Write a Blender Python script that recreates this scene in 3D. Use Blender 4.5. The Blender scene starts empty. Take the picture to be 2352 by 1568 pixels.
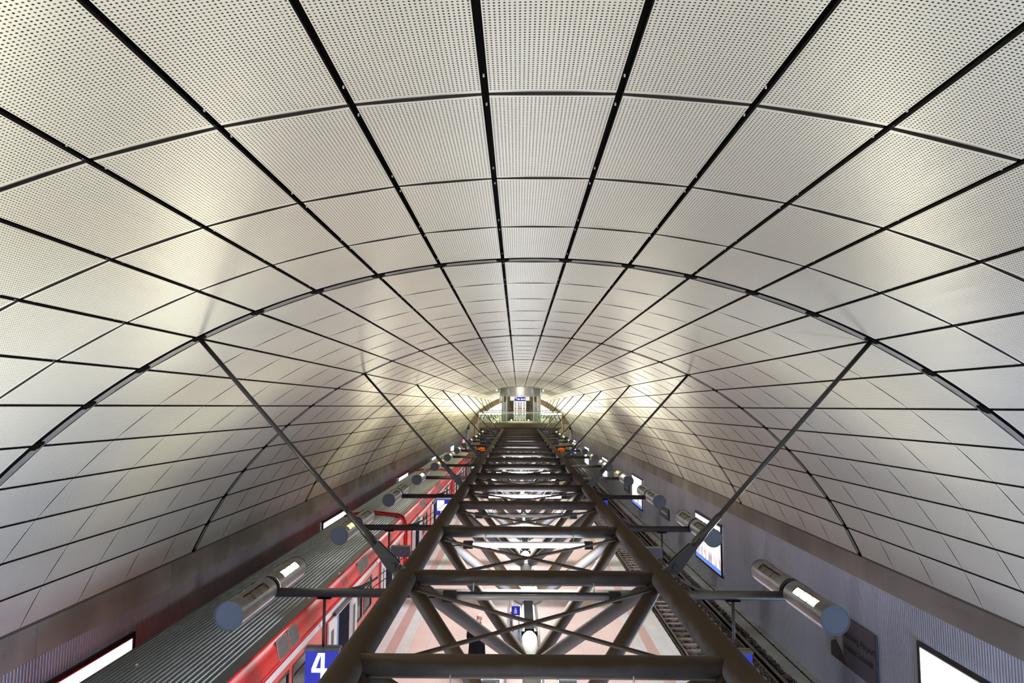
import bpy, math, random
from math import sin, cos, pi, radians, atan2, sqrt
from mathutils import Vector, Matrix
random.seed(7)
S = bpy.context.scene
COL = S.collection
# ------------------------------------------------------------------ materials
M = {}
def nodes(name):
    m = bpy.data.materials.new(name); m.use_nodes = True
    nt = m.node_tree; b = nt.nodes['Principled BSDF']
    M[name] = m
    return m, nt, b
def setp(b, col=None, rough=None, metal=None, spec=None):
    if col is not None: b.inputs['Base Color'].default_value = (*col, 1)
    if rough is not None: b.inputs['Roughness'].default_value = rough
    if metal is not None: b.inputs['Metallic'].default_value = metal
    if spec is not None: b.inputs['Specular IOR Level'].default_value = spec
def N(nt, t, **k):
    n = nt.nodes.new(t)
    for a, v in k.items(): setattr(n, a, v)
    return n
def mth(nt, op, a, b=None, c=None):
    n = N(nt, 'ShaderNodeMath', operation=op)
    for i, v in enumerate((a, b, c)):
        if v is None: continue
        if isinstance(v, (int, float)): n.inputs[i].default_value = v
        else: nt.links.new(v, n.inputs[i])
    return n.outputs[0]
def mixc(nt, f, a, b):
    n = N(nt, 'ShaderNodeMix', data_type='RGBA')
    for i, v in ((0, f), (6, a), (7, b)):
        if isinstance(v, (int, float)): n.inputs[i].default_value = v
        elif isinstance(v, tuple): n.inputs[i].default_value = (*v, 1)
        else: nt.links.new(v, n.inputs[i])
    return n.outputs[2]
def noise(nt, scale, detail=3, vec=None, sc=None):
    n = N(nt, 'ShaderNodeTexNoise'); n.inputs['Scale'].default_value = scale; n.inputs['Detail'].default_value = detail
    tc = N(nt, 'ShaderNodeTexCoord')
    src = tc.outputs['Object'] if vec is None else vec
    if sc:
        mp = N(nt, 'ShaderNodeMapping'); mp.inputs['Scale'].default_value = sc
        nt.links.new(src, mp.inputs['Vector']); src = mp.outputs[0]
    nt.links.new(src, n.inputs['Vector'])
    return n.outputs['Fac']
def ramp(nt, f, a, b):
    n = N(nt, 'ShaderNodeMapRange'); n.inputs[1].default_value = a; n.inputs[2].default_value = b
    nt.links.new(f, n.inputs[0]); return n.outputs[0]
def plain(name, col, rough=.5, metal=0, spec=.5, var=0, vs=3, col2=None, bump=0, bs=40, sc=None):
    m, nt, b = nodes(name); setp(b, col, rough, metal, spec)
    if var or col2:
        c2 = col2 or tuple(max(0, c*(1-var)) for c in col)
        f = ramp(nt, noise(nt, vs, 4, sc=sc), .35, .65)
        nt.links.new(mixc(nt, f, col, c2), b.inputs['Base Color'])
    if bump:
        bn = N(nt, 'ShaderNodeBump'); bn.inputs['Strength'].default_value = bump; bn.inputs['Distance'].default_value = .01
        nt.links.new(noise(nt, bs, 3), bn.inputs['Height']); nt.links.new(bn.outputs[0], b.inputs['Normal'])
    return m
def emit(name, col, st):
    m, nt, b = nodes(name); setp(b, (0.02, .02, .02), .5)
    b.inputs['Emission Color'].default_value = (*col, 1); b.inputs['Emission Strength'].default_value = st
    return m
def glass(name, tint, refl=.12, rough=.02, op=0.0):
    m = bpy.data.materials.new(name); m.use_nodes = True; nt = m.node_tree; nt.nodes.clear(); M[name] = m
    out = N(nt, 'ShaderNodeOutputMaterial'); tr = N(nt, 'ShaderNodeBsdfTransparent'); tr.inputs[0].default_value = (*tint, 1)
    gl = N(nt, 'ShaderNodeBsdfGlossy'); gl.inputs['Roughness'].default_value = rough
    fr = N(nt, 'ShaderNodeFresnel'); fr.inputs[0].default_value = 1.5
    f = mth(nt, 'ADD', fr.outputs[0], refl)
    mx = N(nt, 'ShaderNodeMixShader'); nt.links.new(f, mx.inputs[0]); nt.links.new(tr.outputs[0], mx.inputs[1]); nt.links.new(gl.outputs[0], mx.inputs[2])
    nt.links.new(mx.outputs[0], out.inputs[0]); return m

# perforated vault panel: uv in hole pitches, rows 0..61 along the tunnel
m, nt, b = nodes('panel'); setp(b, (.78, .78, .75), .36, .25, .5)
uv = N(nt, 'ShaderNodeUVMap'); uv.uv_map = 'UVMap'
sx = N(nt, 'ShaderNodeSeparateXYZ'); nt.links.new(uv.outputs[0], sx.inputs[0])
fu = mth(nt, 'SUBTRACT', mth(nt, 'FRACT', sx.outputs[0]), .5); fv = mth(nt, 'SUBTRACT', mth(nt, 'FRACT', sx.outputs[1]), .5)
d2 = mth(nt, 'ADD', mth(nt, 'MULTIPLY', fu, fu), mth(nt, 'MULTIPLY', fv, fv))
hole = mth(nt, 'LESS_THAN', d2, .0576)
inn = mth(nt, 'MULTIPLY', mth(nt, 'GREATER_THAN', sx.outputs[1], 0), mth(nt, 'LESS_THAN', sx.outputs[1], 61))
hole = mth(nt, 'MULTIPLY', hole, inn)
vf = N(nt, 'ShaderNodeVectorMath', operation='FLOOR'); nt.links.new(uv.outputs[0], vf.inputs[0])
wn = N(nt, 'ShaderNodeTexWhiteNoise', noise_dimensions='2D'); nt.links.new(vf.outputs[0], wn.inputs[0])
nz = noise(nt, 2.3, 2)
hc = mixc(nt, mth(nt, 'MULTIPLY', mth(nt, 'POWER', wn.outputs[0], 2.2), nz), (.012, .011, .009), (.30, .25, .12))
pc = mixc(nt, ramp(nt, noise(nt, .8, 3), .3, .7), (.80, .815, .755), (.745, .76, .71))
nt.links.new(mixc(nt, hole, pc, hc), b.inputs['Base Color'])
nt.links.new(mth(nt, 'MULTIPLY', mth(nt, 'SUBTRACT', 1, hole), .25), b.inputs['Metallic'])
nt.links.new(mth(nt, 'ADD', mth(nt, 'MULTIPLY', hole, .5), .36), b.inputs['Roughness'])
# painted truss steel with brown dust lying on its upper side
def steel(name, c0, dust, rough=.42, metal=.35):
    m, nt, b = nodes(name); setp(b, c0, rough, metal)
    g = N(nt, 'ShaderNodeNewGeometry'); s = N(nt, 'ShaderNodeSeparateXYZ'); nt.links.new(g.outputs['Normal'], s.inputs[0])
    f = mth(nt, 'ADD', s.outputs[2], mth(nt, 'MULTIPLY', mth(nt, 'SUBTRACT', noise(nt, 6, 6), .5), .5))
    f = ramp(nt, f, -.2, .5)
    nt.links.new(mixc(nt, f, c0, dust), b.inputs['Base Color'])
    nt.links.new(mth(nt, 'ADD', mth(nt, 'MULTIPLY', f, .35), rough), b.inputs['Roughness'])
    nt.links.new(mth(nt, 'MULTIPLY', mth(nt, 'SUBTRACT', 1, f), metal), b.inputs['Metallic'])
steel('steel', (.125, .125, .137), (.046, .024, .008), .42, .1)
steel('steel_arm', (.05, .047, .055), (.028, .022, .016))
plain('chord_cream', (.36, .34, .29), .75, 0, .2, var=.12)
plain('rod', (.045, .042, .037), .35, .4)
plain('black', (.004, .004, .004), .9, 0, .05)
plain('blackmetal', (.012, .012, .013), .5, .3)
plain('backing', (.006, .006, .006), .9)
plain('joint', (.27, .30, .40), .5, 0)
plain('flange', (.03, .025, .02), .6)
plain('rib', (.24, .245, .24), .5, .1, var=.15)
plain('bolt', (.9, .9, .9), .3, .3)
plain('wall', (.33, .33, .37), .42, .3, var=.18, vs=.5, sc=(1, 1, .15))
plain('concrete', (.25, .23, .215), .8, 0, .3, col2=(.16, .145, .13), vs=.55, bump=.1, bs=20, sc=(1, 1, .4))
plain('beamjoint', (.08, .08, .07), .8)
plain('ledge', (.24, .235, .22), .85, var=.3, vs=1)
plain('lampbody', (.14, .14, .145), .42, .3, col2=(.085, .078, .065), vs=4)
plain('lampcap', (.075, .085, .105), .5, 0)
plain('lampunder', (.62, .60, .66), .45, .1)
plain('louvre', (.10, .08, .05), .4, .5)
emit('warm', (1., .84, .45), 9)
emit('warm_dim', (1., .62, .22), 2.2)
emit('tube', (.92, .97, 1.), 42)
plain('tube_off', (.45, .44, .45), .25, .1)
emit('poster', (.74, .86, 1.), 6)
emit('poster_left', (.85, .90, 1.), 1.5)
emit('white', (1, 1, 1), 6)
plain('red', (.60, .010, .010), .25, 0, .5)
plain('redtrim', (.60, .01, .01), .4)
plain('whitepaint', (.62, .62, .64), .3)
plain('stripe', (.66, .68, .72), .3)
plain('darkgap', (.01, .01, .012), .6)
plain('grille', (.13, .12, .12), .5, .4, var=.3, vs=30)
plain('grilleframe', (.5, .45, .42), .4, .4)
plain('roofmetal', (.095, .11, .118), .3, .7)
plain('interior', (.55, .55, .72), .6)
plain('seat', (.35, .33, .55), .6, col2=(.2, .2, .5), vs=60)
plain('doorblue', (.55, .66, .85), .35)
plain('frameblack', (.015, .015, .02), .35)
emit('carlight', (.85, .9, 1), 8)
glass('carglass', (.62, .60, .70), .06)
glass('galglass', (.90, .96, .86), .0)
glass('liftglass', (.90, .95, .92), .05)
plain('steelbright', (.62, .62, .60), .28, .8)
plain('alu', (.60, .61, .62), .3, .7)
plain('galfloor', (.50, .47, .34), .4)
plain('fascia', (.10, .085, .055), .5, .2)
plain('soffit', (.10, .085, .07), .6)
plain('brown', (.36, .26, .14), .6)
plain('creamwall', (.60, .56, .42), .7)
plain('blue', (.005, .015, .42), .35)
emit('blue_lit', (.01, .03, .75), .55)
emit('white_lit', (1, 1, 1), 1.5)
emit('green_lit', (.05, .75, .3), 2.0)
emit('orange_lit', (1., .16, .01), 2.5)
plain('signdark', (.055, .05, .065), .4)
plain('signtext', (.008, .008, .01), .5)
plain('signlight', (.42, .42, .45), .5)
plain('photo_mid', (.16, .15, .17), .5)
plain('photo_dark', (.012, .012, .014), .5)
plain('rail', (.23, .18, .17), .35, .7)
plain('rusty', (.10, .07, .055), .7, .3)
plain('sleeper', (.32, .25, .22), .85, var=.35, vs=4)
plain('platedge', (.05, .05, .05), .8)
plain('skin', (.62, .34, .27), .5)
plain('coat', (.006, .007, .012), .8, 0, .2)
plain('trouser', (.012, .012, .018), .8)
plain('shoe', (.008, .007, .007), .35)
plain('seatblue', (.02, .03, .07), .4)
# ballast
m, nt, b = nodes('ballast'); setp(b, None, .9, 0, .3)
v = N(nt, 'ShaderNodeTexVoronoi'); v.inputs['Scale'].default_value = 16
tc = N(nt, 'ShaderNodeTexCoord'); nt.links.new(tc.outputs['Object'], v.inputs['Vector'])
sp = N(nt, 'ShaderNodeSeparateColor'); nt.links.new(v.outputs['Color'], sp.inputs[0])
nt.links.new(mixc(nt, sp.outputs[0], (.045, .033, .03), (.15, .12, .11)), b.inputs['Base Color'])
bn = N(nt, 'ShaderNodeBump'); bn.inputs['Distance'].default_value = .05; bn.invert = True
nt.links.new(v.outputs['Distance'], bn.inputs['Height']); nt.links.new(bn.outputs[0], b.inputs['Normal'])
# platform tiles
def tiles(name, c1, c2, w, h, mortar, rough=.35, ms=.004):
    m, nt, b = nodes(name); setp(b, None, rough)
    tc = N(nt, 'ShaderNodeTexCoord'); br = N(nt, 'ShaderNodeTexBrick'); br.offset = 0; br.squash = 1
    br.inputs['Scale'].default_value = 1; br.inputs['Brick Width'].default_value = w; br.inputs['Row Height'].default_value = h
    br.inputs['Mortar Size'].default_value = ms; br.inputs['Mortar Smooth'].default_value = 0
    br.inputs['Color1'].default_value = (*c1, 1); br.inputs['Color2'].default_value = (*c2, 1); br.inputs['Mortar'].default_value = (*mortar, 1)
    nt.links.new(tc.outputs['Object'], br.inputs['Vector'])
    nt.links.new(mixc(nt, mth(nt, 'MULTIPLY', ramp(nt, noise(nt, .9, 4), .3, .8), .35), br.outputs[0], (.56, .38, .34)), b.inputs['Base Color'])
tiles('pinktile', (.74, .53, .48), (.77, .56, .50), .6, .6, (.50, .37, .34))
tiles('whitetile', (.66, .66, .64), (.72, .72, .70), .3, .6, (.45, .45, .45))
tiles('bandtile', (.55, .33, .29), (.58, .36, .31), .33, .6, (.40, .26, .24))
tiles('tactile', (.60, .60, .57), (.66, .66, .63), .33, .33, (.40, .40, .40), .6)

# ------------------------------------------------------------------ mesh helper
class MB:
    def __init__(s): s.v = []; s.f = []; s.m = []; s.sm = []; s.uv = []
    def quadf(s, pts, m=0, sm=False, uv=None):
        n = len(s.v); s.v += [tuple(p) for p in pts]; s.f.append(tuple(range(n, n+len(pts)))); s.m.append(m); s.sm.append(sm); s.uv.append(uv)
    def box(s, x0, x1, y0, y1, z0, z1, m=0):
        n = len(s.v)
        s.v += [(x, y, z) for z in (z0, z1) for y in (y0, y1) for x in (x0, x1)]
        for f in ((0, 2, 3, 1), (4, 5, 7, 6), (0, 1, 5, 4), (2, 6, 7, 3), (0, 4, 6, 2), (1, 3, 7, 5)):
            s.f.append(tuple(n+i for i in f)); s.m.append(m); s.sm.append(False); s.uv.append(None)
    def loft(s, rings, m=0, sm=True, caps=True, close=True, capm=None):
        n0 = len(s.v); k = len(rings[0])
        for r in rings: s.v += [tuple(p) for p in r]
        for i in range(len(rings)-1):
            for j in range(k if close else k-1):
                a = n0+i*k+j; b = n0+i*k+(j+1) % k
                s.f.append((a, b, b+k, a+k)); s.m.append(m); s.sm.append(sm); s.uv.append(None)
        if caps:
            cm = m if capm is None else capm
            s.f.append(tuple(n0+j for j in range(k))[::-1]); s.m.append(cm); s.sm.append(False); s.uv.append(None)
            e = n0+(len(rings)-1)*k
            s.f.append(tuple(e+j for j in range(k))); s.m.append(cm); s.sm.append(False); s.uv.append(None)
    def tube(s, p0, p1, r, n=12, m=0, r1=None, caps=True):
        s.path([p0, p1], [r, r if r1 is None else r1], n, m, caps)
    def path(s, pts, rs, n=10, m=0, caps=True):
        pts = [Vector(p) for p in pts]
        if not isinstance(rs, (list, tuple)): rs = [rs]*len(pts)
        rings = []; up = None
        for i, p in enumerate(pts):
            d = (pts[min(i+1, len(pts)-1)]-pts[max(i-1, 0)]).normalized()
            if up is None:
                a = Vector((0, 0, 1)) if abs(d.z) < .9 else Vector((1, 0, 0))
            else: a = up
            u = d.cross(a).normalized(); w = u.cross(d).normalized(); up = w
            rings.append([p+u*(cos(2*pi*j/n)*rs[i])+w*(sin(2*pi*j/n)*rs[i]) for j in range(n)])
        s.loft(rings, m, True, caps)
    def ball(s, c, r, m=0, n=12, k=8, sc=(1, 1, 1)):
        rings = []
        for i in range(1, k):
            t = pi*i/k
            rings.append([(c[0]+sc[0]*r*sin(t)*cos(2*pi*j/n), c[1]+sc[1]*r*sin(t)*sin(2*pi*j/n), c[2]-sc[2]*r*cos(t)) for j in range(n)])
        s.loft(rings, m)
    def build(s, name, mats, parent=None, loc=None):
        me = bpy.data.meshes.new(name); me.from_pydata(s.v, [], s.f)
        if isinstance(mats, str): mats = [mats]
        for mm in mats: me.materials.append(M[mm])
        me.polygons.foreach_set('material_index', s.m); me.polygons.foreach_set('use_smooth', s.sm)
        if any(u is not None for u in s.uv):
            l = me.uv_layers.new(name='UVMap'); i = 0
            for f, u in zip(s.f, s.uv):
                for j in range(len(f)):
                    if u: l.data[i].uv = u[j]
                    i += 1
        me.update()
        o = bpy.data.objects.new(name, me); COL.objects.link(o)
        if parent: o.parent = parent
        if loc: o.location = loc
        return o
def tag(o, label=None, cat=None, group=None, kind=None):
    for k, v in (('label', label), ('category', cat), ('group', group), ('kind', kind)):
        if v: o[k] = v
    return o
def thing(name, label, cat, loc=(0, 0, 0), rz=0, group=None):
    o = bpy.data.objects.new(name, None); COL.objects.link(o); o.location = loc; o.rotation_euler.z = rz; o.empty_display_size = .1
    return tag(o, label, cat, group)
def struct(o): o['kind'] = 'structure'; return o
def dup(o, parent=None):
    c = o.copy(); COL.objects.link(c)
    if parent: c.parent = parent
    for ch in list(o.children): dup(ch, c)
    return c
def text(body, size, mat, parent, name='lettering', ext=.003, bold=0, sx=1.0, align='CENTER'):
    cu = bpy.data.curves.new(name, 'FONT'); cu.body = body; cu.size = size; cu.extrude = ext; cu.offset = bold; cu.align_x = align; cu.align_y = 'CENTER'
    t = bpy.data.objects.new('tmp', cu); COL.objects.link(t)
    bpy.context.view_layer.update()
    me = bpy.data.meshes.new_from_object(t.evaluated_get(bpy.context.evaluated_depsgraph_get()))
    bpy.data.objects.remove(t)
    for v in me.vertices: v.co.x *= sx
    me.materials.clear(); me.materials.append(M[mat])
    o = bpy.data.objects.new(name, me); COL.objects.link(o); o.parent = parent
    return o
ORD = ['nearest', 'second', 'third', 'fourth', 'fifth', 'sixth', 'seventh', 'eighth', 'ninth', 'tenth', 'eleventh', 'twelfth', 'thirteenth', 'fourteenth', 'fifteenth', 'sixteenth', 'seventeenth', 'eighteenth']

# ------------------------------------------------------------------ camera
CAMP = Vector((-.21, 0, 7.4)); F = 1597.; VX, VY = 1190., 933.
yv = Vector((VX-1176, VY-784, F)).normalized()
xv = Vector((1, math.tan(radians(.25)), 0)).normalized(); xv = (xv-yv*xv.dot(yv)).normalized()
zv = -yv.cross(xv)
if zv.y > 0: zv = -zv
right = Vector((xv.x, yv.x, zv.x)); down = Vector((xv.y, yv.y, zv.y)); fwd = Vector((xv.z, yv.z, zv.z))
cd = bpy.data.cameras.new('camera'); cam = bpy.data.objects.new('camera', cd); COL.objects.link(cam)
cd.sensor_width = 36; cd.lens = F/2352*36; cd.clip_start = .05; cd.clip_end = 400
mt = Matrix((( right.x, -down.x, -fwd.x, CAMP.x), (right.y, -down.y, -fwd.y, CAMP.y), (right.z, -down.z, -fwd.z, CAMP.z), (0, 0, 0, 1)))
cam.matrix_world = mt; S.camera = cam
def proj(p):
    d = Vector(p)-CAMP; z = d.dot(fwd)
    if z < .05: return None
    return 1176+F*d.dot(right)/z, 784+F*d.dot(down)/z

# ------------------------------------------------------------------ vault
R = 9.85; ZC = -.475; DA = radians(4.94); AM = DA*13.5; YEND = 122.
def arc(a, r, y): return (r*sin(a), y, ZC+r*cos(a))
ring0, bay = 9.27, 10.06
rows = []
for k in range(-2, 12):
    ya = ring0+bay*k+.13; yb = ring0+bay*(k+1)-.14
    h = (yb-ya+.04)/6
    for i in range(6):
        y0 = ya+h*i; y1 = y0+h-(.04 if k < 0 or i == 5 else .018)
        if y1 < -6 or y0 > YEND: continue
        rows.append((y0, min(y1, YEND)))
ce = MB()
for i in range(27*3):
    a0 = -AM+2*AM*i/81; a1 = -AM+2*AM*(i+1)/81
    ce.quadf([arc(a0, R+.16, -6.3), arc(a1, R+.16, -6.3), arc(a1, R+.16, YEND+.2), arc(a0, R+.16, YEND+.2)], 0, True)
for (y0, y1), (y2, y3) in zip(rows, rows[1:]):
    if y2-y1 < .1:
        for c in range(27):
            a0 = -AM+DA*c+.0028; a1 = a0+DA-.0056
            for q in range(2):
                b0 = a0+(a1-a0)*q/2; b1 = a0+(a1-a0)*(q+1)/2
                ce.quadf([arc(b0, R+.025, y1-.01), arc(b1, R+.025, y1-.01), arc(b1, R+.025, y2+.01), arc(b0, R+.025, y2+.01)], 1, True)
ceiling = struct(ce.build('ceiling', ['backing', 'joint']))
GA = .0238/R   # half of the gap between two courses
def panel_geo(mb, c, y0, y1):
    a0 = -AM+DA*c+GA; a1 = -AM+DA*(c+1)-GA; n = 3
    vs = (-1.3, 62.3)
    for q in range(n):
        b0 = a0+(a1-a0)*q/n; b1 = a0+(a1-a0)*(q+1)/n; u0 = 31*q/n; u1 = 31*(q+1)/n
        mb.quadf([arc(b0, R, y0), arc(b1, R, y0), arc(b1, R, y1), arc(b0, R, y1)], 0, True, [(u0, vs[0]), (u1, vs[0]), (u1, vs[1]), (u0, vs[1])])
    uvp = [(-5, -5)]*4
    # turned-back flanges give the sheet its depth
    mb.quadf([arc(a0, R, y0), arc(a0, R, y1), arc(a0, R+.03, y1), arc(a0, R+.03, y0)], 1, False, uvp)
    mb.quadf([arc(a1, R, y0), arc(a1, R+.03, y0), arc(a1, R+.03, y1), arc(a1, R, y1)], 1, False, uvp)
    for y in (y0, y1):
        mb.quadf([arc(a0, R, y), arc(a0, R+.03, y), arc(a1, R+.03, y), arc(a1, R, y)], 1, False, uvp)
def weld(o):
    import bmesh
    bm = bmesh.new(); bm.from_mesh(o.data); bmesh.ops.remove_doubles(bm, verts=bm.verts, dist=.0005); bm.to_mesh(o.data); bm.free()
area = []
for ri, (y0, y1) in enumerate(rows):
    for c in range(27):
        ps = [proj(arc(-AM+DA*cc, R, y)) for cc, y in ((c, y0), (c+1, y0), (c+1, y1), (c, y1))]
        if any(p is None for p in ps): continue
        ps = [(min(max(p[0], 0), 2352), min(max(p[1], 0), 1568)) for p in ps]
        A = abs(sum(ps[i][0]*ps[(i+1) % 4][1]-ps[(i+1) % 4][0]*ps[i][1] for i in range(4)))/2
        area.append((A, ri, c))
big = set((r, c) for _, r, c in sorted(area, reverse=True)[:100])
rest = MB()
for ri, (y0, y1) in enumerate(rows):
    for c in range(27):
        if (ri, c) in big:
            p = MB(); panel_geo(p, c, y0, y1); p.build('ceiling_panel', ['panel', 'flange'], ceiling)
        else: panel_geo(rest, c, y0, y1)
o = rest.build('ceiling_panel_field', ['panel', 'flange'], ceiling); o['kind'] = 'stuff'
for k in range(-1, 12):
    yc = ring0+bay*k
    if yc > YEND: continue
    mb = MB(); n = 54
    for i in range(n):
        a0 = -AM+2*AM*i/n; a1 = -AM+2*AM*(i+1)/n
        P = lambda a, r, y: arc(a, r, y)
        ya, yb = yc-.02, yc+.135
        mb.quadf([P(a0, R+.008, ya), P(a1, R+.008, ya), P(a1, R+.008, yb), P(a0, R+.008, yb)], 0, True)
        mb.quadf([P(a0, R+.008, ya), P(a0, R+.15, ya), P(a1, R+.15, ya), P(a1, R+.008, ya)], 1, True)
    for c in range(28):   # black saddles where the seams cross the rib
        a = -AM+DA*c
        for w, h in ((.055, .085), (.085, .05)):
            a0, a1 = a-w/R, a+w/R
            q = [P(a0, R-.004, yc-.005-h), P(a1, R-.004, yc-.005-h), P(a1, R-.004, yc-.005+h), P(a0, R-.004, yc-.005+h)]
            u = [P(a0, R+.06, yc-.005-h), P(a1, R+.06, yc-.005-h), P(a1, R+.06, yc-.005+h), P(a0, R+.06, yc-.005+h)]
            mb.loft([q, u], 1, False)
    mb.build('arch_rib', ['rib', 'black'], ceiling)
bo = MB()
for (y0, y1) in rows:
    if y0 > 45: break
    for c in range(3, 25):
        a = -AM+DA*c
        for y in (y0+.18, y1-.18):
            x, yy, z = arc(a, R+.02, y)
            bo.box(x-.005, x+.005, yy-.005, yy+.005, z-.004, z+.012)
o = bo.build('hanger_bolt', 'bolt', ceiling); o['kind'] = 'stuff'

# ------------------------------------------------------------------ side walls, beams, ground
XS = R*sin(AM)         # 9.05
ZS = ZC+R*cos(AM)
for side, nm in ((-1, 'left'), (1, 'right')):
    mb = MB(); x0 = side*(XS+.0); pitch = .085; dep = .022; prof = []
    y = -6.
    while y < YEND:
        prof += [(x0, y), (x0, y+.042), (x0+side*dep, y+.050), (x0+side*dep, y+.077)]; y += pitch
    zt = ZS-.62 if side > 0 else ZS-.66
    for (xa, ya), (xb, yb) in zip(prof, prof[1:]):
        mb.quadf([(xa+side*.05, ya, -.96), (xb+side*.05, yb, -.96), (xb+side*.05, yb, zt+.1), (xa+side*.05, ya, zt+.1)])
    struct(mb.build('wall_'+nm, 'wall'))
    bm = MB()
    y = -6.
    ys = [-6.]+[3.1+5.03*i for i in range(24)]+[YEND]
    ys = sorted(set(ys))
    for a, bb in zip(ys, ys[1:]):
        if bb-a < .05: continue
        g = .008
        xi, xo = side*XS, side*(XS+.6)
        bm.box(min(xi, xo), max(xi, xo), a+g, bb-g, zt, ZS-.03, 0)
        bm.box(min(xi+side*.012, xo), max(xi+side*.012, xo), bb-g, bb+g, zt, ZS-.03, 1)
        for q in range(3):
            yy = a+(bb-a)*(q+.5)/3
            bm.tube((xi-side*.002, yy, ZS-.33), (xi+side*.01, yy, ZS-.33), .014, 8, 1)
        bm.box(min(xi+side*.0, xi+side*.08), max(xi, xi+side*.08), a, bb, ZS-.035, ZS+.02, 1)
    struct(bm.build('trim_'+('1' if side < 0 else '2'), ['concrete', 'beamjoint']))
# platform slab
fl = MB()
cols = [(-4.84, -4.22, 1), (-4.22, -3.89, 2), (-3.89, -3.55, 3), (-3.55, 3.42, 0), (3.42, 3.76, 3), (3.76, 4.09, 2), (4.09, 4.71, 1)]
for a, bb, mi in cols: fl.quadf([(a, -6, 0), (bb, -6, 0), (bb, YEND, 0), (a, YEND, 0)], mi)
fl.quadf([(-4.84, -6, 0), (-4.84, YEND, 0), (-4.84, YEND, -.15), (-4.84, -6, -.15)], 4)
fl.quadf([(4.71, -6, 0), (4.71, -6, -.15), (4.71, YEND, -.15), (4.71, YEND, 0)], 4)
fl.box(-4.6, 4.5, -6, YEND, -1.3, -.12, 4)
fl.quadf([(-4.84, -6, -.15), (-4.84, YEND, -.15), (4.71, YEND, -.15), (4.71, -6, -.15)], 4)
struct(fl.build('floor', ['pinktile', 'whitetile', 'bandtile', 'tactile', 'platedge']))
gr = MB()
for x0, x1 in ((4.5, 9.3), (-9.3, -4.6)): gr.box(x0, x1, -6, YEND, -1.6, -1.08)
struct(gr.build('track_bed', 'ballast'))
for side, n_ in ((1, '3'), (-1, '4')):
    mb = MB(); f = lambda a, b: (min(side*a, side*b), max(side*a, side*b))
    a, b_ = f(8.42, 9.12); mb.box(a, b_, -6, YEND, -1.2, -.96, 0)
    a, b_ = f(8.80, 8.83); mb.box(a, b_, -6, YEND, -.97, -.94, 1)
    y = 3.
    while y < 90:
        a, b_ = f(8.79, 8.845); mb.box(a, b_, y, y+.05, -.965, -.93, 1); y += 1.25
    struct(mb.build('trim_'+n_, ['ledge', 'black']))
# ballast stones heaped against the sleepers
st = MB(); random.seed(3)
def stone(x, y, z, r):
    n = len(st.v)
    pts = [(r*(.7+.6*random.random())*dx, r*(.7+.6*random.random())*dy, r*(.6+.5*random.random())*dz) for dx, dy, dz in ((1, 0, 0), (0, 1, 0), (-1, 0, 0), (0, -1, 0), (.2, .1, 1), (0, 0, -1))]
    t = random.random()*6.28; ca, sa = cos(t), sin(t)
    st.v += [(x+a*ca-b*sa, y+a*sa+b*ca, z+c) for a, b, c in pts]
    for f in ((0, 1, 4), (1, 2, 4), (2, 3, 4), (3, 0, 4), (1, 0, 5), (2, 1, 5), (3, 2, 5), (0, 3, 5)):
        st.f.append(tuple(n+i for i in f)); st.m.append(0); st.sm.append(False); st.uv.append(None)
for i in range(26000):
    y = 14+60*random.random()**1.7; x = 4.75+3.7*random.random()
    stone(x, y, -1.085+.05*random.random()+(-.03 if 5.4 < x < 7.1 and (y/.6) % 1 < .45 else .02), .035+.02*random.random())
o = st.build('ballast', 'ballast'); tag(o, 'dark crushed stone ballast around the track right of the platform', 'ballast', kind='stuff')
def track(xc, label):
    t = thing('railway_track', label, 'railway track', (xc, 0, -1.08))
    for s_ in (-1, 1):
        mb = MB(); prof = [(-.07, 0), (.07, 0), (.07, .015), (.012, .035), (.012, .13), (.036, .14), (.036, .172), (-.036, .172), (-.036, .14), (-.012, .13), (-.012, .035), (-.07, .015)]
        mb.loft([[(s_*.753+a, y, .06+bb) for a, bb in prof] for y in (-6., YEND)], 0, False)
        mb.build('rail', 'rail', t)
    sl = MB(); pr = [(-.14, 0), (.14, 0), (.12, .09), (-.12, .09)]
    sl.loft([[(x, a, bb+(0 if abs(x) < .4 else -.0)) for a, bb in pr] for x in (-1.3, -.5, .5, 1.3)], 0, False)
    s0 = sl.build('sleeper', 'sleeper', t); s0.location = (0, 14.2, -.01)
    if xc > 0:
        for i in range(1, 99):
            c = s0.copy(); COL.objects.link(c); c.parent = t; c.location = (0, 14.2+.605*i, -.01)
    else:
        bpy.data.objects.remove(s0)
track(6.25, 'railway track on sleepers in the bed right of the platform')
track(-6.32, 'railway track under the red train left of the platform')
t = thing('conductor_rail', 'covered third rail running beside the track along the right wall', 'third rail', (7.75, 0, -1.08))
mb = MB(); mb.box(-.10, .04, 8, YEND, .28, .40); mb.box(-.10, -.085, 8, YEND, .2, .4); mb.build('cover', 'rusty', t)
mb = MB(); mb.box(-.03, .02, 8, YEND, .2, .27); mb.build('rail', 'rail', t)
for i in range(24):
    mb = MB(); y = 12+3.3*i; mb.box(.03, .17, y, y+.06, -.02, .42); mb.build('bracket', 'rusty', t)

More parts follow.
